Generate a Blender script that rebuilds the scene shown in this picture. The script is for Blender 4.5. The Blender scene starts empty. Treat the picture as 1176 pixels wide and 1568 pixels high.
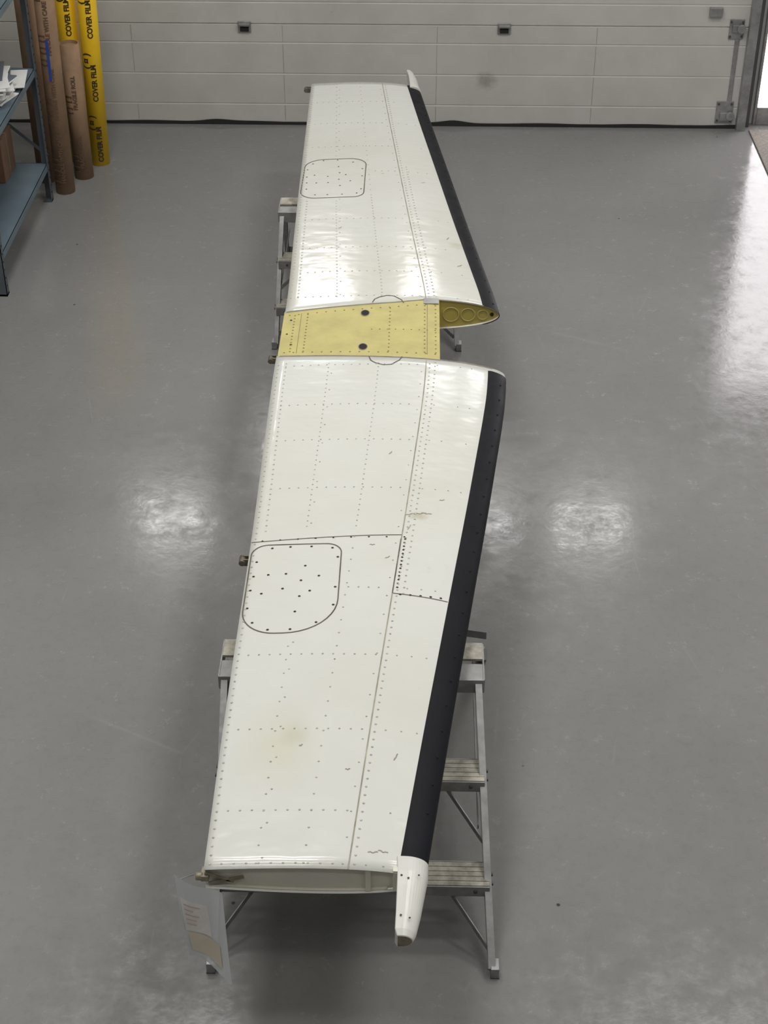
import bpy, bmesh, math, random
from mathutils import Vector, Matrix
random.seed(7)
C = bpy.context.collection
sc = bpy.context.scene
sc.view_settings.view_transform = 'Standard'

# ---------------------------------------------------------------- materials
def newmat(name):
    m = bpy.data.materials.new(name); m.use_nodes = True
    return m, m.node_tree, m.node_tree.nodes["Principled BSDF"]
def N(nt, t, **kw):
    n = nt.nodes.new(t)
    for k, v in kw.items(): setattr(n, k, v)
    return n
def noise(nt, scale, detail=4, rough=.6, stretch=None):
    tc = N(nt, 'ShaderNodeTexCoord'); mp = N(nt, 'ShaderNodeMapping'); no = N(nt, 'ShaderNodeTexNoise')
    nt.links.new(tc.outputs['Object'], mp.inputs[0]); nt.links.new(mp.outputs[0], no.inputs['Vector'])
    if stretch: mp.inputs['Scale'].default_value = stretch
    no.inputs['Scale'].default_value = scale; no.inputs['Detail'].default_value = detail; no.inputs['Roughness'].default_value = rough
    return no
def ramp(nt, src, stops):
    r = N(nt, 'ShaderNodeValToRGB'); e = r.color_ramp.elements
    while len(e) < len(stops): e.new(.5)
    for i, (p, c) in enumerate(stops):
        e[i].position = p; e[i].color = (c[0], c[1], c[2], 1) if hasattr(c, '__len__') else (c, c, c, 1)
    nt.links.new(src, r.inputs[0]); return r
def mult(nt, a, b_):
    mx = N(nt, 'ShaderNodeMixRGB', blend_type='MULTIPLY'); mx.inputs[0].default_value = 1
    nt.links.new(a, mx.inputs[1]); nt.links.new(b_, mx.inputs[2]); return mx
def spot(nt, loc, scl, nsc, amp, stops):
    """localised dirt mark: distance from a point on the object, broken up with noise"""
    tc = N(nt, 'ShaderNodeTexCoord'); sb = N(nt, 'ShaderNodeVectorMath', operation='SUBTRACT'); sb.inputs[1].default_value = loc
    nt.links.new(tc.outputs['Object'], sb.inputs[0])
    ml = N(nt, 'ShaderNodeVectorMath', operation='MULTIPLY'); ml.inputs[1].default_value = scl; nt.links.new(sb.outputs[0], ml.inputs[0])
    l2 = N(nt, 'ShaderNodeVectorMath', operation='LENGTH'); nt.links.new(ml.outputs[0], l2.inputs[0])
    n5 = noise(nt, nsc, 5, .7); ad = N(nt, 'ShaderNodeMath', operation='MULTIPLY_ADD'); nt.links.new(n5.outputs['Fac'], ad.inputs[0]); ad.inputs[1].default_value = amp
    nt.links.new(l2.outputs['Value'], ad.inputs[2])
    return ramp(nt, ad.outputs[0], stops)
def mat(name, col, rough=.5, metal=0, var=.12, nscale=6, bump=0, bscale=30, spec=None, rvar=.0):
    m, nt, b = newmat(name)
    no = noise(nt, nscale)
    lo = tuple(c*(1-var) for c in col); hi = tuple(min(1, c*(1+var)) for c in col)
    r = ramp(nt, no.outputs['Fac'], [(.3, lo), (.7, hi)])
    nt.links.new(r.outputs[0], b.inputs['Base Color'])
    b.inputs['Roughness'].default_value = rough; b.inputs['Metallic'].default_value = metal
    if spec is not None: b.inputs['Specular IOR Level'].default_value = spec
    if rvar:
        n2 = noise(nt, nscale*2.3)
        r2 = ramp(nt, n2.outputs['Fac'], [(.3, max(0, rough-rvar)), (.7, rough+rvar)])
        nt.links.new(r2.outputs[0], b.inputs['Roughness'])
    if bump:
        n3 = noise(nt, bscale); bp = N(nt, 'ShaderNodeBump'); bp.inputs['Strength'].default_value = bump; bp.inputs['Distance'].default_value = .01
        nt.links.new(n3.outputs['Fac'], bp.inputs['Height']); nt.links.new(bp.outputs[0], b.inputs['Normal'])
    return m
def emis(name, col, s):
    m, nt, b = newmat(name)
    b.inputs['Base Color'].default_value = (.8, .8, .8, 1)
    no = noise(nt, 3); r = ramp(nt, no.outputs['Fac'], [(.2, tuple(c*.85 for c in col)), (.8, col)])
    nt.links.new(r.outputs[0], b.inputs['Emission Color']); b.inputs['Emission Strength'].default_value = s
    return m

def make_white():
    m, nt, b = newmat("white_painted_aluminium")
    n1 = noise(nt, 1.1, 4); r1 = ramp(nt, n1.outputs['Fac'], [(.3, (.59, .585, .53)), (.6, (.63, .635, .60))])
    n2 = noise(nt, 14, 7, .8); r2 = ramp(nt, n2.outputs['Fac'], [(.63, (1, 1, 1)), (.78, (.82, .79, .68))])
    mx = mult(nt, r1.outputs[0], r2.outputs[0])
    s1 = spot(nt, (-.42, 3.56, .75), (1, .7, 0), 9, .12, [(.08, (.97, .95, .87)), (.22, (1, 1, 1))])
    s2 = spot(nt, (-.37, 3.60, .75), (1, .8, 0), 22, .05, [(.035, (.92, .915, .88)), (.08, (1, 1, 1))])
    s3 = spot(nt, (.02, 4.79, .78), (1, 1.4, 0), 40, .06, [(.04, (.80, .76, .66)), (.075, (1, 1, 1))])
    s4 = spot(nt, (.20, 7.15, .78), (1, 1, 0), 30, .06, [(.04, (.88, .85, .77)), (.08, (1, 1, 1))])
    for s in (s1, s2, s3, s4): mx = mult(nt, mx.outputs[0], s.outputs[0])
    nt.links.new(mx.outputs[0], b.inputs['Base Color'])
    n3 = noise(nt, 5, 3); r3 = ramp(nt, n3.outputs['Fac'], [(.3, .13), (.7, .22)])
    nt.links.new(r3.outputs[0], b.inputs['Roughness'])
    n4 = noise(nt, 7, 2, .5, stretch=(1, 1.6, 1)); bp = N(nt, 'ShaderNodeBump'); bp.inputs['Strength'].default_value = .40; bp.inputs['Distance'].default_value = .008
    nt.links.new(n4.outputs['Fac'], bp.inputs['Height']); nt.links.new(bp.outputs[0], b.inputs['Normal'])
    return m
M_white = make_white()
M_horn = mat("white_fairing_paint", (.62, .62, .58), .3, var=.06, nscale=9)
M_yel = mat("yellow_green_primer", (.48, .42, .155), .5, var=.12, nscale=9, bump=.1, bscale=12)
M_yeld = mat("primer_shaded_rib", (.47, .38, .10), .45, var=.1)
M_boot = mat("black_deice_rubber", (.005, .0055, .008), .5, var=.25, nscale=5, bump=.06, bscale=10, rvar=.06, spec=.15)
M_rivet = mat("rivet_heads", (.43, .42, .37), .35, var=.3, nscale=60)
M_rivety = mat("primed_rivet_heads", (.25, .20, .06), .5, var=.25, nscale=60)
M_rivetd = mat("dark_fasteners", (.04, .032, .028), .4, metal=.4)
M_seam = mat("seam_grime", (.10, .085, .065), .7, var=.5, nscale=12)
M_seaml = mat("panel_seam_light", (.28, .26, .20), .6, var=.4, nscale=12)
M_dark = mat("dark_cavity", (.01, .01, .01), .8)
M_beige = mat("tip_rib_beige", (.70, .68, .58), .5, var=.1)
M_tan = mat("stained_bracket", (.24, .21, .15), .45, metal=.3, var=.3, nscale=30)
M_alu = mat("ladder_aluminium", (.30, .30, .295), .48, metal=.6, var=.2, nscale=18, rvar=.1)
M_tread = mat("dusty_tread", (.34, .32, .27), .7, var=.4, nscale=25)
M_steel = mat("galvanised_steel", (.33, .33, .33), .4, metal=.6, var=.25, nscale=14)
M_trk = mat("door_track_dark", (.10, .10, .105), .5, metal=.5)
M_rub = mat("black_rubber", (.015, .015, .015), .7)
M_shelf = mat("blue_grey_shelf_steel", (.12, .165, .20), .45, metal=.1, var=.15)
M_upr = mat("shelf_upright_dark", (.10, .115, .13), .5, metal=.3)
M_brown = mat("cardboard_tube", (.27, .17, .10), .8, var=.18, nscale=10)
M_carton = mat("dark_carton", (.16, .09, .05), .8, var=.18, nscale=10)
M_brownd = mat("cardboard_print", (.13, .075, .045), .8)
M_yt = mat("yellow_tube_paint", (.84, .53, .012), .5, var=.05)
M_ink = mat("black_ink", (.03, .025, .01), .6)
M_blue = mat("blue_tape", (.02, .06, .33), .5)
M_paper = mat("paper_white", (.72, .72, .70), .7, var=.05)
M_wall = mat("wall_paint", (.50, .50, .48), .8, var=.04, nscale=2)
M_ceil = mat("ceiling_paint", (.45, .45, .45), .9, var=.04)
M_mezz = mat("mezzanine_deck", (.16, .15, .13), .8, var=.1)
M_mat = mat("entrance_carpet", (.20, .18, .16), .95, var=.3, nscale=60)
M_pane = emis("daylit_frosted_pane", (1, .99, .97), 11)
M_addpane = emis("added_pane_glow", (1, .99, .97), 12)  # glow of unseen panes added to put highlights on the stabilizer
M_glow = emis("daylit_door_glass", (1, .95, .98), 6)
M_lamp = emis("lamp_diffuser", (1, .98, .94), 2.0)

def make_door():
    m, nt, b = newmat("door_panel_paint")
    n1 = noise(nt, 2.2, 6, .65); r1 = ramp(nt, n1.outputs['Fac'], [(.3, (.46, .45, .42)), (.62, (.53, .52, .495))])
    n2 = noise(nt, 9, 7, .8); r2 = ramp(nt, n2.outputs['Fac'], [(.66, (1, 1, 1)), (.8, (.6, .56, .5))])
    mx = mult(nt, r1.outputs[0], r2.outputs[0])
    s = spot(nt, (.47, 10.65, .33), (1, 0, 1.2), 18, .12, [(.075, (.62, .60, .56)), (.15, (1, 1, 1))])
    mx = mult(nt, mx.outputs[0], s.outputs[0])
    nt.links.new(mx.outputs[0], b.inputs['Base Color']); b.inputs['Roughness'].default_value = .45
    return m
M_door = make_door()

def make_floor():
    m, nt, b = newmat("grey_epoxy_floor")
    n1 = noise(nt, .7, 6, .6); r1 = ramp(nt, n1.outputs['Fac'], [(.3, (.196, .195, .191)), (.7, (.236, .235, .230))])
    n2 = noise(nt, 22, 8, .8); r2 = ramp(nt, n2.outputs['Fac'], [(.30, .88), (.5, 1.0)])
    mx = mult(nt, r1.outputs[0], r2.outputs[0])
    tc = N(nt, 'ShaderNodeTexCoord'); vo = N(nt, 'ShaderNodeTexVoronoi'); vo.inputs['Scale'].default_value = 2.6
    nt.links.new(tc.outputs['Object'], vo.inputs['Vector'])
    r3 = ramp(nt, vo.outputs['Distance'], [(.014, (.25, .23, .2)), (.022, (1, 1, 1))])
    mx2 = mult(nt, mx.outputs[0], r3.outputs[0])
    mp = N(nt, 'ShaderNodeMapping'); mp.inputs['Rotation'].default_value = (0, 0, .5); mp.inputs['Scale'].default_value = (1, .35, 1)
    nt.links.new(tc.outputs['Object'], mp.inputs[0])
    v2 = N(nt, 'ShaderNodeTexVoronoi', feature='DISTANCE_TO_EDGE'); v2.inputs['Scale'].default_value = 1.4; nt.links.new(mp.outputs[0], v2.inputs['Vector'])
    r5 = ramp(nt, v2.outputs['Distance'], [(.0, 1), (.005, 0)])
    n6 = noise(nt, 2.6, 3); r6 = ramp(nt, n6.outputs['Fac'], [(.54, 0), (.62, .16)])
    mm = mult(nt, r5.outputs[0], r6.outputs[0])
    mx3 = N(nt, 'ShaderNodeMixRGB', blend_type='MIX'); nt.links.new(mm.outputs[0], mx3.inputs[0]); nt.links.new(mx2.outputs[0], mx3.inputs[1]); mx3.inputs[2].default_value = (.38, .37, .35, 1)
    nt.links.new(mx3.outputs[0], b.inputs['Base Color'])
    n4 = noise(nt, 8, 9, .85); r4 = ramp(nt, n4.outputs['Fac'], [(.38, .08), (.52, .18), (.70, .40)])
    nt.links.new(r4.outputs[0], b.inputs['Roughness'])
    n5 = noise(nt, 9, 5, .65); bp = N(nt, 'ShaderNodeBump'); bp.inputs['Strength'].default_value = .10; bp.inputs['Distance'].default_value = .01
    nt.links.new(n5.outputs['Fac'], bp.inputs['Height']); nt.links.new(bp.outputs[0], b.inputs['Normal'])
    return m
M_floor = make_floor()

# ---------------------------------------------------------------- mesh helpers
def empty(name, loc=(0, 0, 0)):
    e = bpy.data.objects.new(name, None); e.location = loc; C.objects.link(e); e.empty_display_size = .1
    return e
def obj(name, bm, mats, parent=None, smooth=False, bevel=0):
    me = bpy.data.meshes.new(name); bmesh.ops.recalc_face_normals(bm, faces=bm.faces[:]); bm.to_mesh(me); bm.free()
    for m in (mats if isinstance(mats, (list, tuple)) else [mats]): me.materials.append(m)
    if smooth: me.polygons.foreach_set('use_smooth', [True]*len(me.polygons))
    o = bpy.data.objects.new(name, me); C.objects.link(o)
    if parent:
        o.parent = parent; o.matrix_parent_inverse = Matrix.Translation(-parent.location)
    if bevel:
        b = o.modifiers.new("bevel", 'BEVEL'); b.width = bevel; b.segments = 2; b.limit_method = 'ANGLE'
    return o
def box(bm, x0, x1, y0, y1, z0, z1, mi=0):
    vs = [bm.verts.new((x, y, z)) for z in (z0, z1) for x, y in ((x0, y0), (x1, y0), (x1, y1), (x0, y1))]
    for f in ((3, 2, 1, 0), (4, 5, 6, 7), (0, 1, 5, 4), (1, 2, 6, 5), (2, 3, 7, 6), (3, 0, 4, 7)):
        bm.faces.new([vs[i] for i in f]).material_index = mi
def beam(bm, a, b, w, h, ref=(1, 0, 0), mi=0):
    a = Vector(a); b = Vector(b); d = (b-a).normalized(); s = Vector(ref); s = (s-d*s.dot(d)).normalized(); t = d.cross(s)
    vs = []
    for p in (a, b):
        for sx, sy in ((-1, -1), (1, -1), (1, 1), (-1, 1)):
            vs.append(bm.verts.new(p+s*sx*w/2+t*sy*h/2))
    for f in ((3, 2, 1, 0), (4, 5, 6, 7), (0, 1, 5, 4), (1, 2, 6, 5), (2, 3, 7, 6), (3, 0, 4, 7)):
        bm.faces.new([vs[i] for i in f]).material_index = mi
def channel(bm, a, b, w, h, t=.004, side=1, mi=0):
    a = Vector(a); b = Vector(b); d = (b-a).normalized(); n = Vector((1, 0, 0)).cross(d).normalized()
    beam(bm, a, b, t, h, mi=mi)
    for s in (-1, 1):
        o = n*s*(h/2-t/2)+Vector((side*w/2, 0, 0))
        beam(bm, a+o, b+o, w, t, mi=mi)
def cyl(bm, c, r, z0, z1, seg=24, mi=0, hollow=0, axis='Z'):
    def pt(a, rr, z):
        x, y = rr*math.cos(a), rr*math.sin(a)
        if axis == 'Z': return (c[0]+x, c[1]+y, z)
        if axis == 'X': return (z, c[0]+x, c[1]+y)
        return (c[0]+x, z, c[1]+y)
    A = [bm.verts.new(pt(2*math.pi*i/seg, r, z0)) for i in range(seg)]
    B = [bm.verts.new(pt(2*math.pi*i/seg, r, z1)) for i in range(seg)]
    for i in range(seg):
        f = bm.faces.new((A[i], A[(i+1) % seg], B[(i+1) % seg], B[i])); f.material_index = mi; f.smooth = True
    if hollow:
        D = [bm.verts.new(pt(2*math.pi*i/seg, r-hollow, z1)) for i in range(seg)]
        E = [bm.verts.new(pt(2*math.pi*i/seg, r-hollow, z0)) for i in range(seg)]
        for i in range(seg):
            j = (i+1) % seg
            bm.faces.new((B[i], B[j], D[j], D[i])).material_index = mi
            bm.faces.new((D[i], D[j], E[j], E[i])).material_index = mi
            bm.faces.new((A[i], A[j], E[j], E[i])).material_index = mi
    else:
        bm.faces.new(B).material_index = mi; bm.faces.new(A[::-1]).material_index = mi

# ---------------------------------------------------------------- room
X0, X1, Y0, YD, HC = -3.0, 4.6, -5.0, 10.65, 6.6
bm = bmesh.new(); box(bm, X0, X1, Y0, YD+.3, -.2, 0); obj("floor", bm, M_floor)
bm = bmesh.new(); box(bm, X0, X1, Y0, YD+.3, HC, HC+.2); obj("ceiling", bm, M_ceil)
bm = bmesh.new(); box(bm, X0-.2, X0, Y0, YD+.3, 0, HC); obj("wall_left", bm, M_wall)
bm = bmesh.new(); box(bm, X1, X1+.2, Y0, YD+.3, 0, HC); obj("wall_right", bm, M_wall)
bm = bmesh.new(); box(bm, X0, X1, Y0-.2, Y0, 0, HC); obj("wall_back", bm, M_wall)
bm = bmesh.new(); box(bm, X0, X1, Y0, .35, 2.35, 2.6); obj("mezzanine_floor", bm, M_mezz)
bm = bmesh.new()
W0 = YD+.10
DX0, DX1 = -2.98, 2.25
GX0, GX1 = 2.385, 3.35
box(bm, X0, DX1+.02, W0, YD+.3, 4.35, HC)
box(bm, DX1+.02, GX0, W0, YD+.3, 0, HC)
box(bm, GX0, GX1, W0, YD+.3, 2.25, HC)
box(bm, GX1, X1, W0, YD+.3, 0, HC)
obj("wall_front", bm, M_wall)

dr = empty("door_1", ((GX0+GX1)/2, YD+.15, 0))
bm = bmesh.new()
box(bm, GX0, GX0+.02, YD+.06, YD+.2, 0, 2.25); box(bm, GX1-.05, GX1, YD+.06, YD+.2, 0, 2.25)
box(bm, GX0+.02, GX1-.05, YD+.06, YD+.2, 0, .13); box(bm, GX0+.02, GX1-.05, YD+.06, YD+.2, 2.17, 2.25)
obj("frame", bm, M_steel, dr, bevel=.004)
bm = bmesh.new(); box(bm, GX0+.02, GX1-.05, YD+.07, YD+.09, .13, 2.17); obj("glazing", bm, M_glow, dr)

sd = empty("sectional_garage_door", (0, YD+.03, 0))
wins = [(-2.03, 3.50, .30, .19), (.61, 3.50, .26, .19), (1.49, 3.50, .30, .19), (-.92, 2.82, .27, .26), (.18, 2.82, .21, .26)]  # last two panes are added, out of view, for the stabilizer highlights
SEC = .72
zs = []
k = 0
while k*SEC < 4.3:
    for g_ in (.02, .15, .37, .59):
        zs.append((k*SEC+g_, 'g' if g_ > .1 else 'j'))
    k += 1
prof = []
for z, t in zs:
    if t == 'j':
        if z < .1: prof.append((z, 0)); continue
        z -= .02
        prof += [(z-.006, 0), (z-.003, .008), (z+.003, .008), (z+.006, 0)]
    else:
        prof += [(z-.007, 0), (z, .0028), (z+.007, 0)]
prof = [p for p in prof if p[0] < 4.3]+[(4.34, 0)]
bm = bmesh.new()
rows = [[bm.verts.new((x, YD+d, z)) for x in (DX0, DX1)] for z, d in prof]
for i in range(len(rows)-1):
    bm.faces.new((rows[i][0], rows[i][1], rows[i+1][1], rows[i+1][0]))
box(bm, DX0, DX1, YD+.015, YD+.045, .02, 4.34)
obj("panels", bm, M_door, sd)
for nm, mm_, sel in (("window_panes_upper", M_pane, wins[:3]), ("added_highlight_panes", M_addpane, wins[3:])):
    bm = bmesh.new()
    for cx, cz, hx, hz in sel: box(bm, cx-hx, cx+hx, YD-.012, YD-.006, cz-hz, cz+hz)
    obj(nm, bm, mm_, sd)
bm = bmesh.new()
for cx, cz, hx, hz in wins:
    t = .03
    box(bm, cx-hx-t, cx+hx+t, YD-.02, YD, cz+hz, cz+hz+t); box(bm, cx-hx-t, cx+hx+t, YD-.02, YD, cz-hz-t, cz-hz)
    box(bm, cx-hx-t, cx-hx, YD-.02, YD, cz-hz, cz+hz); box(bm, cx+hx, cx+hx+t, YD-.02, YD, cz-hz, cz+hz)
    box(bm, cx-.012, cx+.012, YD-.02, YD-.012, cz-hz, cz+hz)
obj("window_frames", bm, M_trk, sd)
bm = bmesh.new()
n = 160; prev = None
for i in range(n+1):
    x = DX0+(DX1-DX0)*i/n
    h = .022+.003*math.sin(x*9)+.016*(math.exp(-((x+1.45)/.12)**2)+math.exp(-((x-.25)/.1)**2))
    ring = [bm.verts.new((x, YD-.012, 0.001)), bm.verts.new((x, YD+.03, 0.001)), bm.verts.new((x, YD+.03, h)), bm.verts.new((x, YD-.012, h))]
    if prev:
        for j in range(4): bm.faces.new((prev[j], prev[(j+1) % 4], ring[(j+1) % 4], ring[j]))
    prev = ring
obj("bottom_seal", bm, M_rub, sd)
bm = bmesh.new()
for x in (-1.21, .58):
    box(bm, x-.045, x+.045, YD-.012, YD-.001, .665, .74, 0)
    box(bm, x-.03, x+.03, YD-.02, YD-.012, .672, .705, 1)
    box(bm, x-.04, x+.04, YD-.035, YD-.012, .712, .73, 0)
obj("grip_handles", bm, [M_steel, M_dark], sd, bevel=.003)
bm = bmesh.new()
for x in (.12, 1.22, -.95, -2.0):
    for a, b in ((.03, .14), (.16, .36), (.38, .58), (.6, .71)):
        if random.random() < .7: box(bm, x-.0012, x+.0012, YD-.0015, YD, a, b)
obj("panel_scratches", bm, M_seaml, sd)
bm = bmesh.new()
box(bm, 2.10, 2.22, YD-.008, YD-.001, .04, .2); box(bm, 2.13, 2.2, YD-.02, YD-.008, .06, .12)
box(bm, 2.12, 2.22, YD-.008, YD-.001, .64, .78); box(bm, 2.14, 2.20, YD-.022, YD-.008, .69, .74)
cyl(bm, (2.2, .10), .03, YD-.045, YD-.02, 16, axis='Y'); cyl(bm, (2.2, .72), .03, YD-.045, YD-.02, 16, axis='Y')
box(bm, 1.97, 2.06, YD-.03, YD-.001, .80, .86); box(bm, 2.17, 2.2, YD-.01, YD-.001, .2, .64)
obj("roller_brackets", bm, M_steel, sd, bevel=.003)
bm = bmesh.new()
for x, z in ((2.115, .06), (2.115, .18), (2.205, .06), (2.205, .18), (2.13, .66), (2.21, .66), (2.13, .76), (2.21, .76)):
    cyl(bm, (x, z), .008, YD-.016, YD-.007, 10, axis='Y')
obj("bracket_screws", bm, M_trk, sd)
bm = bmesh.new()
box(bm, DX1, DX1+.012, YD-.06, YD+.03, 0.0, 4.4, 0); box(bm, DX1+.012, DX1+.06, YD-.06, YD-.054, 0, 4.4, 0); box(bm, DX1+.012, DX1+.1, YD+.02, YD+.1, 0, 4.4, 1)
obj("vertical_track", bm, [M_steel, M_trk], sd)

bm = bmesh.new(); box(bm, 2.34, 3.5, 9.77, 10.6, 0.001, .012); obj("entrance_mat", bm, M_mat, bevel=.004)

# ---------------------------------------------------------------- stabilizer geometry
ZC = .70
REAR = [(2.7, -.592), (3.04, -.594), (3.78, -.602), (4.66, -.602), (5.97, -.620), (6.41, -.604), (7.78, -.640), (9.37, -.672), (9.9, -.68)]
LE = [(2.7, .002), (3.10, .052), (3.70, .128), (4.38, .217), (4.86, .281), (5.57, .370), (5.80, .393), (6.0, .400), (6.4, .400), (6.60, .385), (7.04, .322), (7.46, .263), (8.08, .181), (8.75, .091), (9.5, -.005), (9.9, -.055)]
def interp(T_, y):
    if y <= T_[0][0]: return T_[0][1]
    for (a, b), (c, d) in zip(T_, T_[1:]):
        if y <= c: return b+(d-b)*(y-a)/(c-a)
    return T_[-1][1]
def sm(T_, y):
    return sum(interp(T_, y+d) for d in (-.25, -.18, -.12, -.06, 0, .06, .12, .18, .25))/9
def rear(y): return sm(REAR, y) if 3.4 < y < 9.0 else interp(REAR, y)
def le(y): return sum(interp(LE, y+d) for d in (-.12, -.06, 0, .06, .12))/5
def T(y): return .085-.031*min(1, abs(y-6.2)/3.15)
def g(v):
    w = max(0, v)*.62
    return (.2969*math.sqrt(w)-.126*w-.3516*w*w+.2843*w**3-.1015*w**4)/.10002
def half(y, v): return T(y)*g(v)
def topz(x, y):
    a, b = le(y), rear(y); v = min(1, max(0, (a-x)/(a-b)))
    return ZC+half(y, v)
stab = empty("aircraft_horizontal_stabilizer", (0, 6.2, ZC))
YN0, YN1 = 3.052, 5.945
YF0, YF1 = 6.515, 9.45
def yroot(side, v):
    k = max(0, (v-.1)/.9)
    return YN1+.055*k if side == 'near' else YF0-.02*min(1, max(0, (v-.3)/.2))-.09*max(0, (v-.35)/.65)

def shell(name, side, y0, y1, p0, p1, ny, npp, m, off=0, vend=None):
    bm = bmesh.new(); rows = []
    for i in range(ny+1):
        yb = y0+(y1-y0)*i/ny; c0 = le(yb)-rear(yb); r = []
        for j in range(npp+1):
            p = p0+(p1-p0)*j/npp; pj = p
            if vend: p = p*math.sqrt(vend/c0)
            v = p*p; s = 1 if p >= 0 else -1
            if vend: y = yb
            elif side == 'near': y = y0+(yroot(side, v)-y0)*i/ny
            else: y = yroot(side, v)+(y1-yroot(side, v))*i/ny
            a, b = le(y), rear(y); c = a-b
            x = a-v*c; z = ZC+s*half(y, v)
            if off:
                e = 1e-3; v1 = max(v-e, 0); dz = (half(y, v+e)-half(y, v1))/((v+e-v1)*c)
                nx, nz = dz, 1.0
                L = math.hypot(nx, nz); nx, nz = nx/L, nz/L
                if v < 1e-4: nx, nz = 1, 0
                k = off*min(1, (1-abs(pj))*12+.15)
                x += nx*k; z += s*nz*k
            r.append(bm.verts.new((x, y, z)))
        rows.append(r)
    for i in range(ny):
        for j in range(npp):
            bm.faces.new((rows[i][j], rows[i][j+1], rows[i+1][j+1], rows[i+1][j]))
    return obj(name, bm, m, stab, smooth=True)
for nm, a, b in (("near", YN0, YN1), ("far", YF0, YF1)):
    s = shell("skin_"+nm, nm, a, b, -1, 1, 60, 96, M_white)
    sol = s.modifiers.new("t", 'SOLIDIFY'); sol.thickness = .0012; sol.offset = -1
    shell("deice_boot_"+nm, nm, a-.002 if nm == "far" else a+.02, b-.01 if nm == "far" else b-.03, -1, 1, 60, 24, M_boot, off=.0035, vend=.078)

def section(y, v0, v1, n=40, inset=0):
    a, b = le(y), rear(y); c = a-b
    up = []; lo = []
    for i in range(n+1):
        q = math.sqrt(v0)+(math.sqrt(v1)-math.sqrt(v0))*i/n; v = q*q
        h = max(0, half(y, v)-inset)
        up.append((a-v*c, y, ZC+h)); lo.append((a-v*c, y, ZC-h))
    return up, lo
def rib(name, y, v0, v1, m, th=.006, inset=.0015):
    bm = bmesh.new(); up, lo = section(y, v0, v1, inset=inset)
    for yy in (0, th):
        U = [bm.verts.new((p[0], p[1]+yy, p[2])) for p in up]; L = [bm.verts.new((p[0], p[1]+yy, p[2]-1e-5)) for p in lo]
        for i in range(len(U)-1): bm.faces.new((U[i], U[i+1], L[i+1], L[i]))
    return obj(name, bm, m, stab)
bm = bmesh.new(); n = 60; prev = None
for i in range(n+1):
    y = YN0+.03+(YF1-YN0-.06)*i/n; x = rear(y)+.003; h = half(y, 1)-.002
    r = (bm.verts.new((x, y, ZC-h)), bm.verts.new((x, y, ZC+h)))
    if prev: bm.faces.new((prev[0], r[0], r[1], prev[1]))
    prev = r
obj("rear_spar_web", bm, M_beige, stab)
rib("tip_rib_near", YN0+.016, .0, 1, M_beige)
rib("tip_rib_far", YF1-.03, .0, 1, M_beige)
rib("root_nose_rib_far", YF0+.012, .0, .33, M_yeld)
rib("root_nose_rib_near", YN1-.008, .0, .33, M_yeld)
bm = bmesh.new()
y = YN0+.014
box(bm, -.125, -.110, y-.01, y+.005, ZC-.045, ZC+.045)
box(bm, -.045, -.030, y-.012, y+.005, ZC-.04, ZC+.045)
for s in (-1, 1):
    prev = None
    for i in range(31):
        v = .17+.80*i/30; xx = le(y)-v*(le(y)-rear(y)); zz = ZC+s*(half(y, v)-.004)
        if prev: beam(bm, prev, (xx, y-.002, zz), .004, .008, ref=(0, 0, 1))
        prev = (xx, y-.002, zz)
obj("tip_rib_stiffeners", bm, M_beige, stab)
bm = bmesh.new()
y = YN0+.008
beam(bm, (rear(y)+.01, y, ZC-.028), (-.48, y, ZC+.004), .007, .012, ref=(0, 1, 0)); beam(bm, (rear(y)+.0, y, ZC+.018), (-.51, y, ZC-.018), .007, .009, ref=(0, 1, 0))
box(bm, rear(y)-.012, rear(y)+.012, y-.010, y+.03, ZC-.010, ZC+.012); cyl(bm, (y, ZC+.002), .012, rear(y)-.026, rear(y)-.005, 14, axis='X')
obj("tip_hinge_bracket", bm, M_tan, stab, bevel=.002)
bm = bmesh.new()
yy = YF0+.009
for cx, r in ((.165, .034), (.245, .030), (.315, .022)):
    seg = 28
    A = []
    for i in range(seg):
        t = 2*math.pi*i/seg
        A.append([bm.verts.new((cx+(r+q)*math.cos(t), yy+o, ZC-.004+(r+q)*math.sin(t))) for q, o in ((0, .001), (.003, -.003), (.006, .001))])
    for i in range(seg):
        for k in range(2): bm.faces.new((A[i][k], A[i][k+1], A[(i+1) % seg][k+1], A[(i+1) % seg][k]))
obj("nose_rib_pressings", bm, M_yel, stab, smooth=True)
bm = bmesh.new(); cyl(bm, (.358, ZC), .009, yy-.003, yy+.001, 16, axis='Y'); obj("nose_rib_hole", bm, M_dark, stab)

XF = .108
bm = bmesh.new(); ny, nx = 8, 60
def cz(x, s):
    return ZC+s*(half(6.2, (le(6.2)-x)/(le(6.2)-rear(6.2)))-.0035)
def yc(x, f):
    v = (le(6.2)-x)/(le(6.2)-rear(6.2)); a = yroot('near', v)-.012; b = yroot('far', v)+.012
    return a+(b-a)*f
top = []
for i in range(ny+1):
    r = []
    for j in range(nx+1):
        x = rear(6.2)+.0+(XF-rear(6.2))*j/nx; r.append(bm.verts.new((x, yc(x, i/ny), cz(x, 1))))
    top.append(r)
bot = [[bm.verts.new((v.co.x, v.co.y, 2*ZC-v.co.z)) for v in r] for r in top]
for i in range(ny):
    for j in range(nx):
        bm.faces.new((top[i][j], top[i][j+1], top[i+1][j+1], top[i+1][j])); bm.faces.new((bot[i][j], bot[i+1][j], bot[i+1][j+1], bot[i][j+1]))
    bm.faces.new((top[i][nx], bot[i][nx], bot[i+1][nx], top[i+1][nx])); bm.faces.new((top[i][0], top[i+1][0], bot[i+1][0], bot[i][0]))
obj("centre_section_box", bm, M_yel, stab, smooth=False)

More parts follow.
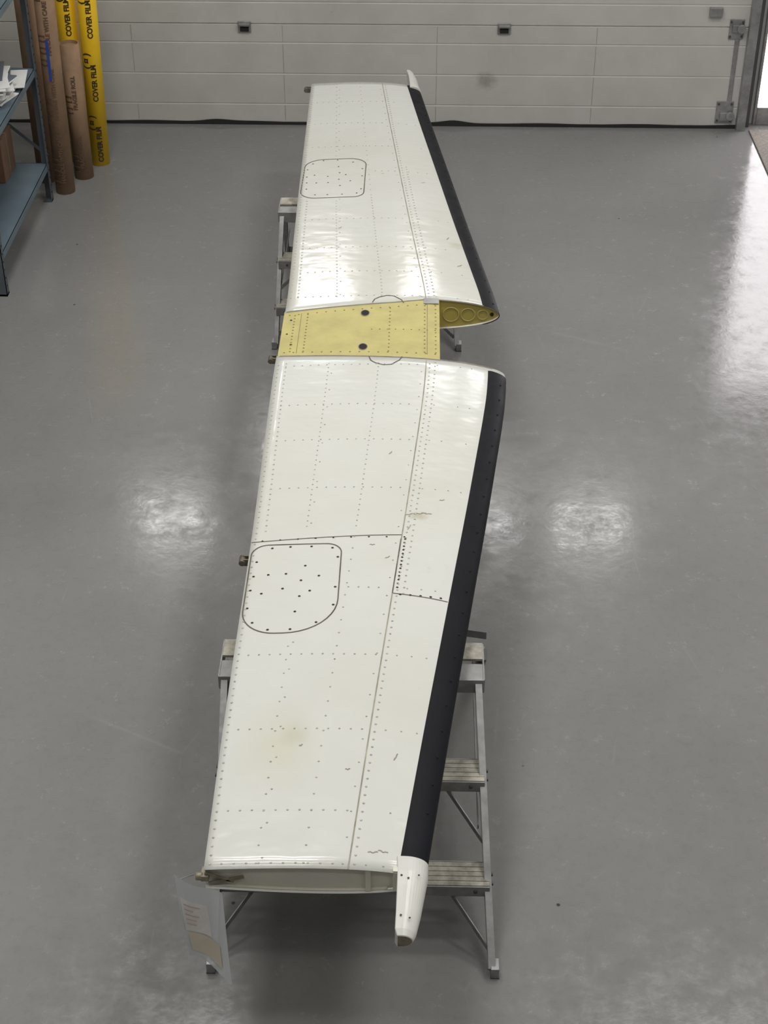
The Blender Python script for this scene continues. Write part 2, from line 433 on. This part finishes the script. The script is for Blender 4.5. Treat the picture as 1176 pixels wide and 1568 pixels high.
ZOFF = .0012
def disc(bm, x, y, r, h=.0016, mi=0, seg=8, z=None):
    a = []
    for i in range(seg):
        px, py = x+r*math.cos(2*math.pi*i/seg), y+r*math.sin(2*math.pi*i/seg)
        a.append(bm.verts.new((px, py, (topz(px, py) if z is None else z)+ZOFF*.5)))
    b = [bm.verts.new((v.co.x*.6+x*.4, v.co.y*.6+y*.4, v.co.z+h)) for v in a]
    for i in range(seg): bm.faces.new((a[i], a[(i+1) % seg], b[(i+1) % seg], b[i])).material_index = mi
    bm.faces.new(b).material_index = mi
bm = bmesh.new()
NR = [5.905, 5.58, 5.31, 4.97, 4.64, 4.35, 3.99, 3.63, 3.28, 3.072]
ribs = {'n': NR, 'f': [12.39-y for y in NR]}
ribs['f'][-1] = 9.42; ribs['f'][0] = 6.55
def ux(y, u): return rear(y)+(le(y)-rear(y))*u
for side, (a, b) in (('n', (YN0+.02, YN1-.03)), ('f', (YF0+.03, YF1-.02))):
    rv = .0042 if side == 'n' else .0050
    n = int((b-a)/.034)
    for i in range(n+1):
        y = a+(b-a)*i/n
        disc(bm, rear(y)+.016, y, rv)
        if abs(y-6.2) < 2.0 and not (4.05 < y < 4.65 or 7.65 < y < 8.25): disc(bm, rear(y)+.050, y+.012, rv)
        for u in (.235, .45):
            if u == .235 and (4.05 < y < 4.65 or 7.65 < y < 8.25): continue
            if i % 2 == 0 or abs(y-6.2) < 1.5: disc(bm, ux(y, u), y, rv*.85)
            if i % 4 == 0 and u == .235: disc(bm, ux(y, u)+.016, y+.02, rv*.85)
        disc(bm, ux(y, .655)+.016, y, rv)
        if abs(y-6.2) < 1.9: disc(bm, ux(y, .655)+.040, y+.016, rv)
        if i % 3 == 0: disc(bm, ux(y, .655)-.018, y, rv*.8)
    for k, yr in enumerate(ribs[side]):
        if k in (4,): continue
        x = rear(yr)+.05
        inside = (4.05 < yr < 4.62 or 7.68 < yr < 8.25)
        while x < ux(yr, .655)-.02:
            if not (inside and x < -.25): disc(bm, x, yr, rv*.9)
            x += .036
        x = ux(yr, .655)+.05
        while x < le(yr)-.09:
            if random.random() < .75: disc(bm, x, yr, rv*.8)
            x += .05
obj("rivets", bm, M_rivet, stab)
bm = bmesh.new()
for x0 in [x/1000 for x in range(-585, 100, 42)]:
    for f in (.10, .90): disc(bm, x0, yc(x0, f), .0045, z=cz(x0, 1))
for x0 in (.04, -.56, -.50, -.12, .09):
    for i in range(13): disc(bm, x0, yc(x0, .12+.76*i/12), .0045, z=cz(x0, 1))
for x0 in [x/1000 for x in range(-200, 100, 36)]: disc(bm, x0, 6.22, .0036, z=cz(x0, 1))
obj("centre_section_rivets", bm, M_rivety, stab)

def ribbon(bm, pts, w, h=.0016, closed=False, mi=0, zf=None):
    n = len(pts); prevs = []
    for i in range(n):
        p = Vector(pts[i]); q = Vector(pts[(i+1) % n]) if (closed or i < n-1) else p; o = Vector(pts[i-1]) if (closed or i > 0) else p
        d = (q-o); d = d.normalized() if d.length else Vector((1, 0)); nn = Vector((-d.y, d.x))
        r = []
        for s in (-1, 1):
            xy = p+nn*s*w/2
            z = (zf(xy.x, xy.y) if zf else topz(xy.x, xy.y))+h
            r.append(bm.verts.new((xy.x, xy.y, z)))
        prevs.append(r)
    for i in range(n if closed else n-1):
        a, b = prevs[i], prevs[(i+1) % n]; bm.faces.new((a[0], a[1], b[1], b[0])).material_index = mi
def line(a, b, n=24): return [(a[0]+(b[0]-a[0])*i/n, a[1]+(b[1]-a[1])*i/n) for i in range(n+1)]
def rrect(x0, x1, y0, y1, rs):
    pts = []
    for (cx, cy, a0, r) in ((x0+rs[0], y0+rs[0], 180, rs[0]), (x1-rs[1], y0+rs[1], 270, rs[1]), (x1-rs[2], y1-rs[2], 0, rs[2]), (x0+rs[3], y1-rs[3], 90, rs[3])):
        for i in range(11):
            t = math.radians(a0+9*i); pts.append((cx+r*math.cos(t), cy+r*math.sin(t)))
    out = []
    for i in range(len(pts)):
        a, b = pts[i], pts[(i+1) % len(pts)]; L = math.dist(a, b); k = max(1, int(L/.03))
        for j in range(k): out.append((a[0]+(b[0]-a[0])*j/k, a[1]+(b[1]-a[1])*j/k))
    return out
bm = bmesh.new()
for a, b in ((YN0, YN1), (YF0, YF1)):
    ribbon(bm, [(ux(a+(b-a)*i/60, .655), a+(b-a)*i/60) for i in range(61)], .0042, mi=1)
ribbon(bm, line((rear(4.625)+.002, 4.625), (ux(4.66, .655), 4.665)), .0035)
ribbon(bm, line((ux(4.32, .655), 4.32), (le(4.30)-.08, 4.30)), .0035)
ribbon(bm, line((ux(4.32, .655), 4.32), (ux(4.62, .655), 4.64)), .0035)
pn = rrect(-.594, -.262, 4.10, 4.605, (.12, .18, .055, .06))
pf = rrect(-.628, -.288, 7.69, 8.215, (.09, .06, .09, .10))
ribbon(bm, pn, .0045, closed=True); ribbon(bm, pf, .0050, closed=True)
for s, sd_ in ((-1, 'near'), (1, 'far')):
    yb = yroot(sd_, .5)
    ribbon(bm, [(-.205, yb), (-.195, yb+s*.035), (-.175, yb+s*.055), (-.14, yb+s*.072), (-.105, yb+s*.068), (-.07, yb+s*.03), (-.058, yb)], .005)
    ribbon(bm, [(le(6.2)-v*(le(6.2)-rear(6.2)), yroot(sd_, v)+s*.003) for v in [.06+.93*i/50 for i in range(51)]], .006, mi=2)
obj("panel_seams", bm, [M_seam, M_seaml, M_tan], stab)
bm = bmesh.new()
ribbon(bm, [(.052, yc(.05, i/12)) for i in range(1, 12)], .003, zf=lambda x, y: cz(x, 1), h=.0008)
ribbon(bm, [(-.53, yc(-.53, i/12)) for i in range(1, 12)], .003, zf=lambda x, y: cz(x, 1), h=.0008)
obj("centre_section_seams", bm, M_rivety, stab)
bm = bmesh.new()
for (x, y, L, a) in ((.0, 4.80, .05, .2), (.03, 4.81, .04, -.1), (-.03, 4.79, .03, .4), (-.02, 4.70, .03, 1.2), (-.16, 4.6, .02, 0), (-.1, 5.2, .02, 1), (.15, 7.2, .03, 1.2), (-.4, 7.3, .02, .9), (-.2, 8.0, .015, .2),
                     (-.12, 3.12, .03, .1), (-.09, 3.13, .03, -.2), (-.05, 3.5, .03, 1.2), (-.2, 3.45, .015, .1), (-.35, 3.55, .012, .5), (.1, 4.9, .02, .3), (.2, 6.9, .03, .8), (-.1, 4.52, .02, .6), (.02, 7.9, .02, .4)):
    ribbon(bm, [(x+L*math.cos(a)*t, y+L*math.sin(a)*t+.003*math.sin(t*9)) for t in (0, .25, .5, .75, 1)], .0035)
obj("paint_chips", bm, M_seaml, stab)

bm = bmesh.new()
D = [(-.519, 4.585), (-.452, 4.59), (-.374, 4.59), (-.296, 4.58), (-.274, 4.525), (-.275, 4.35), (-.277, 4.25), (-.332, 4.155), (-.42, 4.12), (-.498, 4.12), (-.555, 4.16), (-.58, 4.24), (-.578, 4.34), (-.574, 4.42), (-.57, 4.505),
     (-.39, 4.475), (-.457, 4.43), (-.521, 4.427), (-.337, 4.415), (-.40, 4.39), (-.463, 4.345), (-.537, 4.32), (-.365, 4.33), (-.40, 4.30), (-.41, 4.215)]
for x, y in D:
    disc(bm, x, y, .0052)
    disc(bm, x-.03, 12.32-y, .0050, mi=1)
x = -.56
while x < .0: disc(bm, x, 4.632+.0008*(x*50+28), .0042); x += .066
for i in range(14): disc(bm, ux(4.64-.022*i, .655)+.014, 4.64-.022*i, .0046)
x = ux(4.3, .655)+.03
while x < le(4.3)-.09: disc(bm, x, 4.315, .005); x += .036
obj("panel_fasteners", bm, [M_rivetd, M_seam], stab)
bm = bmesh.new()
for i in range(22):
    y = 3.3+i*.12
    for yy in (y, 12.39-y):
        disc(bm, le(yy)-.022, yy, .005, h=.005, z=topz(le(yy)-.022, yy)+.001)
obj("boot_snubbers", bm, M_boot, stab, smooth=True)
bm = bmesh.new()
for (x, y) in ((-.235, 6.375), (-.235, 6.06)):
    seg = 20; z = cz(x, 1)+.0016
    bm.faces.new([bm.verts.new((x+.018*math.cos(2*math.pi*i/seg), y+.026*math.sin(2*math.pi*i/seg), z)) for i in range(seg)])
for (x, y, r) in ((-.575, 6.33, .006), (-.585, 6.2, .005), (-.56, 6.10, .006)):
    disc(bm, x, y, r, z=cz(x, 1))
obj("lightening_holes", bm, M_dark, stab)
bm = bmesh.new()
for (x, y) in ((-.235, 6.375), (-.235, 6.06)):
    seg = 24; z = cz(x, 1)+.0010; R_ = []
    for i in range(seg):
        t = 2*math.pi*i/seg; R_.append([bm.verts.new((x+k*.018*math.cos(t), y+k*.026*math.sin(t), z+q)) for k, q in ((1, .0006), (1.2, .0002))])
    for i in range(seg): bm.faces.new((R_[i][0], R_[i][1], R_[(i+1) % seg][1], R_[(i+1) % seg][0]))
obj("hole_doublers", bm, M_tan, stab)
bm = bmesh.new(); box(bm, .035, .105, YF0-.045, YF0+.008, cz(.07, 1)+.002, cz(.07, 1)+.005); obj("foil_patch", bm, M_steel, stab)

def horn(name, ys):
    bm = bmesh.new(); prev = None; seg = 20
    for y, xi, xo, h in ys:
        ring = [bm.verts.new((xi, y, ZC+h)), ]
        for i in range(seg+1):
            t = math.pi/2-math.pi*i/seg
            ring.append(bm.verts.new((xi+.25*(xo-xi)+(xo-xi)*.75*math.cos(t), y, ZC+h*math.sin(t))))
        ring.append(bm.verts.new((xi, y, ZC-h)))
        if prev:
            for j in range(len(ring)): bm.faces.new((prev[j], prev[(j+1) % len(ring)], ring[(j+1) % len(ring)], ring[j]))
        else: bm.faces.new(ring)
        prev = ring
    bm.faces.new(prev[::-1]).material_index = 1
    o = obj(name, bm, [M_horn, M_tan], stab, smooth=False); o.modifiers.new("b", 'BEVEL').width = .002
    return o
horn("tip_fairing_near", [(3.115, -.034, .059, .045), (3.06, -.032, .057, .046), (2.92, -.034, .036, .040), (2.86, -.036, .024, .032), (2.84, -.030, .015, .024)])
horn("tip_fairing_far", [(9.40, -.058, .015, .045), (9.46, -.058, .003, .045), (9.60, -.066, -.012, .04), (9.72, -.080, -.035, .032), (9.77, -.080, -.050, .02)])
bm = bmesh.new()
for x, y in ((-.02, 3.04), (.0, 3.03), (.03, 3.04), (-.02, 2.9), (.005, 2.89)): disc(bm, x, y, .0035, z=ZC+.046 if y > 3 else ZC+.040)
obj("fairing_screws", bm, M_seam, stab)
bm = bmesh.new()
def lug(x, y, z, L=.035):
    beam(bm, (x, y-.012, z), (x-L, y-.012, z), .006, .03, ref=(0, 1, 0)); beam(bm, (x, y+.012, z), (x-L, y+.012, z), .006, .03, ref=(0, 1, 0))
    cyl(bm, (x-L, z), .013, y-.02, y+.02, 14, axis='Y')
lug(rear(4.57), 4.57, ZC+.01, .028); lug(rear(6.02), 6.04, ZC+.02, .03); lug(rear(9.35), 9.37, ZC+.03, .03)
obj("hinge_lugs", bm, mat("lug_metal", (.16, .14, .11), .45, metal=.5, var=.3, nscale=30), stab, bevel=.0015)

# ---------------------------------------------------------------- ladders
def ladder(name, xl_t, xr_t, xl_b, xr_b, ytop0, ytop1, yfoot, yback, H=.632):
    e = empty(name, ((xl_t+xr_t)/2, (ytop0+ytop1)/2, 0))
    bm = bmesh.new()
    for s, xt, xb in ((-1, xl_t, xl_b), (1, xr_t, xr_b)):
        channel(bm, (xt, ytop0+.02, H-.03), (xb, yfoot, .02), .022, .050, side=-s)
        channel(bm, (xt, ytop1-.02, H-.03), (xb+.02*s, yback, .02), .022, .045, side=-s)
    def at(f):
        t = (H-.03-f)/(H-.05); return ytop0+.02+(yfoot-ytop0-.02)*t, xl_t+(xl_b-xl_t)*t, xr_t+(xr_b-xr_t)*t
    for zz in (.21, .42):
        y, a, b = at(zz); y2, _, _ = at(zz-.15)
        for s, x in ((1, a), (-1, b)):
            beam(bm, (x+s*.008, y2, zz-.15), (x+s*.15, y-.02, zz-.04), .022, .004, ref=(0, 0, 1))
    for zz in (.10,):
        t = (H-.03-zz)/(H-.05); yb = ytop1-.02+(yback-ytop1+.02)*t
        beam(bm, (xl_b, yb, zz), (xr_b, yb, zz), .004, .04, ref=(0, 1, 0)); beam(bm, (xl_b, yb, zz+.25), (xr_b, yb-.18*(1 if yback > ytop1 else -1), zz+.25), .004, .035, ref=(0, 1, 0))
    for x in (xl_t+.01, xr_t-.01):
        beam(bm, (x, at(.3)[0], .3), (x, (ytop1+yback)/2, .32), .004, .02)
    obj("side_rails", bm, M_alu, e, bevel=.001)
    bm = bmesh.new(); bt = bmesh.new(); br = bmesh.new()
    for zz in (.21, .42):
        y, a, b = at(zz); y -= .022
        box(bm, a+.003, b-.003, y-.045, y-.040, zz-.045, zz)
        box(bm, a+.003, b-.003, y+.065, y+.069, zz-.04, zz)
        for k in range(5):
            box(bt, a+.004, b-.004, y-.040+k*.0205, y-.026+k*.0205+.004, zz-.008, zz+.003)
        box(bt, a+.004, b-.004, y-.040, y+.065, zz-.008, zz-.002)
        for x in (a-.004, b+.004):
            for dy in (-.01, .03): cyl(br, (y+dy, zz-.02), .007, x-.006, x+.006, 10, axis='X')
        for x in (a+.05, b-.05, (a+b)/2): cyl(br, (x, zz-.022), .007, y-.049, y-.044, 10, axis='Y')
    ym = (ytop0+ytop1)/2
    box(bm, xl_t-.01, xr_t+.01, ytop0-.005, ytop0, H-.06, H-.002); box(bm, xl_t-.01, xr_t+.01, ytop1, ytop1+.005, H-.06, H-.002)
    box(bm, xl_t-.012, xl_t-.006, ytop0, ytop1, H-.06, H-.003); box(bm, xr_t+.006, xr_t+.012, ytop0, ytop1, H-.06, H-.003)
    box(bm, xl_t-.006, xr_t+.006, ytop0, ym-.012, H-.012, H-.004); box(bt, xl_t-.006, xr_t+.006, ym+.012, ytop1, H-.012, H-.002)
    obj("tread_frames", bm, M_alu, e, bevel=.001); obj("tread_surfaces", bt, M_tread, e)
    bf = bmesh.new()
    for x, s in ((xl_b, -1), (xr_b, 1)):
        for y in (yfoot, yback):
            box(bf, x-.014, x+.014, y-.022, y+.026, .004, .045); box(br, x-.015, x+.015, y-.024, y+.028, 0, .006)
    obj("foot_brackets", bf, M_steel, e, bevel=.002)
    obj("rivets_and_feet", br, M_trk, e, bevel=.001)
ladder("work_platform_ladder", -.655, .242, -.645, .287, 4.02, 4.21, 3.285, 4.86)
ladder("work_platform_ladder", -.745, .18, -.77, .235, 7.79, 7.98, 7.42, 8.5)

# ---------------------------------------------------------------- hanging tag
tg = empty("hanging_parts_tag", (-.6, 3.03, .5))
def sheet(name, c, m, nx=10, nz=14, off=0, u0=0, u1=1, w0=0, w1=1):
    bm = bmesh.new(); g_ = []
    P = [Vector(p) for p in c]
    for i in range(nz+1):
        r = []
        for j in range(nx+1):
            u = u0+(u1-u0)*j/nx; w = w0+(w1-w0)*i/nz
            p = (P[0]*(1-u)+P[1]*u)*(1-w)+(P[3]*(1-u)+P[2]*u)*w
            p = p+Vector((0, -.012*math.sin(u*5+w*3)-off, 0)); r.append(bm.verts.new(p))
        g_.append(r)
    for i in range(nz):
        for j in range(nx): bm.faces.new((g_[i][j], g_[i][j+1], g_[i+1][j+1], g_[i+1][j]))
    return obj(name, bm, m, tg, smooth=True)
mp, nt, b = newmat("clear_plastic_sleeve"); b.inputs['Base Color'].default_value = (.80, .83, .86, 1); b.inputs['Alpha'].default_value = .85
n_ = noise(nt, 14); r_ = ramp(nt, n_.outputs['Fac'], [(.3, .1), (.7, .3)]); nt.links.new(r_.outputs[0], b.inputs['Roughness'])
crn = [(-.670, 3.0, .78), (-.543, 3.02, .665), (-.528, 2.99, .318), (-.650, 3.0, .425)]
sheet("plastic_sleeve", crn, mp)
sheet("paper_label", crn, mat("label_paper", (.90, .87, .84), .6, var=.08, nscale=20), off=.003, u0=.06, u1=.62, w0=.22, w1=.62)
sheet("brown_label", crn, mat("manila_label", (.80, .72, .60), .7), off=.003, u0=.1, u1=.80, w0=.64, w1=.90)
red = mat("label_red_print", (.7, .50, .46), .7)
for i in range(5): sheet("label_text_line_%d" % (i+1), crn, red, off=.0045, u0=.12, u1=.3+.25*random.random(), w0=.27+.06*i, w1=.283+.06*i)
bm = bmesh.new(); beam(bm, (-.66, 3.0, .755), (-.625, 3.05, .72), .003, .003); obj("tie_wire", bm, M_steel, tg)

# ---------------------------------------------------------------- shelving
sh = empty("steel_shelving_unit", (-2.66, 8.66, 0))
SX0, SX1, SY0, SY1 = -2.93, -2.36, 7.98, 9.33
bm = bmesh.new()
for x, sx in ((SX0, 1), (SX1, -1)):
    for y, sy in ((SY0, 1), (SY1, -1)):
        box(bm, min(x, x+sx*.045), max(x, x+sx*.045), min(y, y+sy*.004), max(y, y+sy*.004), 0, 2.0)
        box(bm, min(x, x+sx*.004), max(x, x+sx*.004), min(y, y+sy*.045), max(y, y+sy*.045), 0, 2.0)
        box(bm, min(x, x+sx*.05), max(x, x+sx*.05), min(y, y+sy*.05), max(y, y+sy*.05), 0, .012)
for a, b in (((SX0, SY1-.002, .3), (SX1, SY1-.002, .82)), ((SX0, SY1-.002, .82), (SX1, SY1-.002, .3))):
    beam(bm, a, b, .02, .003, ref=(0, 0, 1))
obj("uprights", bm, M_upr, sh)
SZ = (.25, .87, 1.42, 1.95)
bm = bmesh.new()
for z in SZ:
    box(bm, SX0, SX1-.005, SY0+.005, SY1-.005, z-.006, z)
    box(bm, SX1-.012, SX1-.004, SY0+.005, SY1-.005, z-.04, z); box(bm, SX0+.005, SX0+.01, SY0, SY1, z-.04, z)
    box(bm, SX0, SX1-.005, SY1-.012, SY1-.006, z-.04, z); box(bm, SX0, SX1-.005, SY0+.006, SY0+.012, z-.04, z)
obj("shelves", bm, M_shelf, sh, bevel=.001)
bm = bmesh.new()
for y in (SY0+.02, SY1-.02):
    for i in range(40): cyl(bm, (y, .06+i*.05), .006, SX1, SX1+.002, 8, axis='X')
obj("upright_slots", bm, M_dark, sh)
cb = empty("cardboard_box", (-2.7, 9.12, SZ[0]))
bm = bmesh.new(); box(bm, -2.9, -2.56, 9.0, 9.28, SZ[0]+.001, .52); obj("carton", bm, M_carton, cb, bevel=.004)
bm = bmesh.new(); box(bm, -2.9, -2.559, 9.13, 9.15, SZ[0]+.002, .522); obj("packing_tape", bm, M_tan, cb)
pp = empty("stack_of_papers", (-2.55, 8.8, SZ[1]+.001))
bm = bmesh.new()
for i in range(18):
    a = random.uniform(-.35, .35); cx = -2.49+random.uniform(-.03, .03); cy = random.choice((8.85, 8.72, 8.80, 9.0))+random.uniform(-.05, .05); z = SZ[1]+.001+i*.008
    ca, sa = math.cos(a), math.sin(a); vs = []
    hx, hy = random.choice(((.10, .15), (.06, .16), (.09, .11)))
    for zz in (z, z+.007):
        for dx, dy in ((-hx, -hy), (hx, -hy), (hx, hy), (-hx, hy)): vs.append(bm.verts.new((cx+dx*ca-dy*sa, cy+dx*sa+dy*ca, zz)))
    for f in ((3, 2, 1, 0), (4, 5, 6, 7), (0, 1, 5, 4), (1, 2, 6, 5), (2, 3, 7, 6), (3, 0, 4, 7)): bm.faces.new([vs[k] for k in f]).material_index = 1 if i % 3 == 2 else 0
obj("sheets", bm, [M_paper, mat("grey_folder", (.12, .14, .17), .6)], pp, bevel=.002)
tr = empty("document_tray", (-2.5, 8.25, SZ[1]+.001)); bm = bmesh.new(); zt = SZ[1]+.001
box(bm, -2.66, -2.38, 8.08, 8.42, zt, zt+.006); box(bm, -2.386, -2.38, 8.08, 8.42, zt, zt+.05); box(bm, -2.66, -2.654, 8.08, 8.42, zt, zt+.05)
box(bm, -2.66, -2.38, 8.08, 8.086, zt, zt+.05); box(bm, -2.66, -2.38, 8.414, 8.42, zt, zt+.05)
obj("tray_body", bm, M_paper, tr, bevel=.001)
bm = bmesh.new(); box(bm, -2.52, -2.42, 8.2, 8.36, zt+.006, zt+.03); obj("orange_notebook", bm, mat("orange_cover", (.7, .12, .03), .5), tr, bevel=.003)

# ---------------------------------------------------------------- tubes
def wraptext(txt, R, z0, size, ang, m, parent, name):
    cu = bpy.data.curves.new("t", 'FONT'); cu.body = txt; cu.size = size; cu.extrude = 0; cu.offset = .0018
    to = bpy.data.objects.new("t", cu); C.objects.link(to); bpy.context.view_layer.update()
    me = bpy.data.meshes.new_from_object(to.evaluated_get(bpy.context.evaluated_depsgraph_get()))
    bpy.data.objects.remove(to)
    b2 = bmesh.new(); b2.from_mesh(me)
    bmesh.ops.triangulate(b2, faces=b2.faces[:]); bmesh.ops.subdivide_edges(b2, edges=b2.edges[:], cuts=1); b2.to_mesh(me); b2.free()
    for v in me.vertices:
        x, y = v.co.x, v.co.y; t = ang+(-y)/R
        v.co = ((R+.0018)*math.cos(t), (R+.0018)*math.sin(t), z0+x)
    me.materials.clear(); me.materials.append(m)
    o = bpy.data.objects.new(name, me); C.objects.link(o); o.parent = parent
def tube(name, c, R, h, m, ink, labels, tilt=(0, 0)):
    e = empty(name, (c[0], c[1], 0.001)); e.rotation_euler = (math.radians(tilt[0]), math.radians(tilt[1]), 0)
    bm = bmesh.new(); cyl(bm, (0, 0), R, 0, h, 48, hollow=.006); o = obj("tube_wall", bm, m); o.parent = e
    bm = bmesh.new(); cyl(bm, (0, 0), R-.0065, h-.03, h-.02, 32); o = obj("end_plug", bm, m); o.parent = e
    for i, (t, z, s, a) in enumerate(labels): wraptext(t, R, z, s, math.radians(a), ink, e, "printed_label_%d" % (i+1))
    return e
t1 = tube("cardboard_shipping_tube", (-2.305, 9.46), .062, 1.75, M_brown, M_brownd, [("HANDLE WITH CARE", .08+.42*k, .035, -70) for k in range(4)]+[("[ ]  [ ]  [ ]", .05+.4*k, .05, -110) for k in range(4)], (0, .7))
bm = bmesh.new(); cyl(bm, (0, 0), .0645, .76, 1.02, 48)
for f in list(bm.faces):
    c_ = f.calc_center_median()
    if len(f.verts) > 4 or not (-1.75 < math.atan2(c_.y, c_.x) < -1.45): bm.faces.remove(f)
o = obj("blue_tape_strip", bm, M_blue); o.parent = t1
tube("cardboard_shipping_tube", (-2.225, 9.70), .062, .90, M_brown, M_brownd, [("FRAGILE ROLL", .08+.4*k, .035, -70) for k in range(2)]+[("[ ]  [ ]", .05+.4*k, .05, -110) for k in range(2)])
tube("yellow_film_tube", (-2.155, 9.93), .062, 1.7, M_yt, M_ink, [("COVER FILM", .03+.42*k, .045, -60) for k in range(4)]+[("( \u00a4 )", .25+.42*k, .06, -95) for k in range(4)], (0, 1.2))
tube("yellow_film_tube", (-2.295, 9.98), .068, 1.8, M_yt, M_ink, [("COVER FILM", .03+.42*k, .045, -60) for k in range(4)]+[("( \u00a4 )", .25+.42*k, .06, -95) for k in range(4)], (0, .6))
tube("cardboard_shipping_tube", (-2.46, 9.64), .062, 1.6, M_brown, M_brownd, [("FRAGILE ROLL", .08+.4*k, .035, -70) for k in range(4)])

# ---------------------------------------------------------------- ceiling lights
def lamp(x, y, e, w=1.4, l=.5):
    p = empty("ceiling_light_fixture", (x, y, HC-.05)); bm = bmesh.new(); box(bm, x-w/2-.03, x+w/2+.03, y-l/2-.03, y+l/2+.03, HC-.08, HC-.0)
    obj("housing", bm, M_steel, p, bevel=.01)
    bm = bmesh.new(); box(bm, x-w/2, x+w/2, y-l/2, y+l/2, HC-.085, HC-.08); obj("diffuser", bm, M_lamp, p)
    ld = bpy.data.lights.new("area", 'AREA'); ld.shape = 'RECTANGLE'; ld.size = w; ld.size_y = l; ld.energy = e; ld.color = (1, .985, .955)
    lo = bpy.data.objects.new("tube_light", ld); C.objects.link(lo); lo.parent = p; lo.location = (0, 0, -.045)
for x in (-1.3, 2.2):
    for y, e in ((.4, 30), (2.6, 36), (4.8, 64), (6.8, 84)): lamp(x, y, e)  # pair nearest the camera is added to brighten the near tip rib

w = bpy.data.worlds.new("world"); sc.world = w; w.use_nodes = True
sky = w.node_tree.nodes.new('ShaderNodeTexSky'); sky.sky_type = 'HOSEK_WILKIE'
w.node_tree.links.new(sky.outputs[0], w.node_tree.nodes['Background'].inputs[0]); w.node_tree.nodes['Background'].inputs[1].default_value = .5

# ---------------------------------------------------------------- camera
cd = bpy.data.cameras.new("camera"); c = bpy.data.objects.new("camera", cd); C.objects.link(c)
c.location = (0, 0, 4.2); c.rotation_euler = (math.radians(90-35.5), 0, math.radians(1.33))
cd.sensor_fit = 'VERTICAL'; cd.sensor_height = 36; cd.lens = 36*2379/1568
sc.camera = c
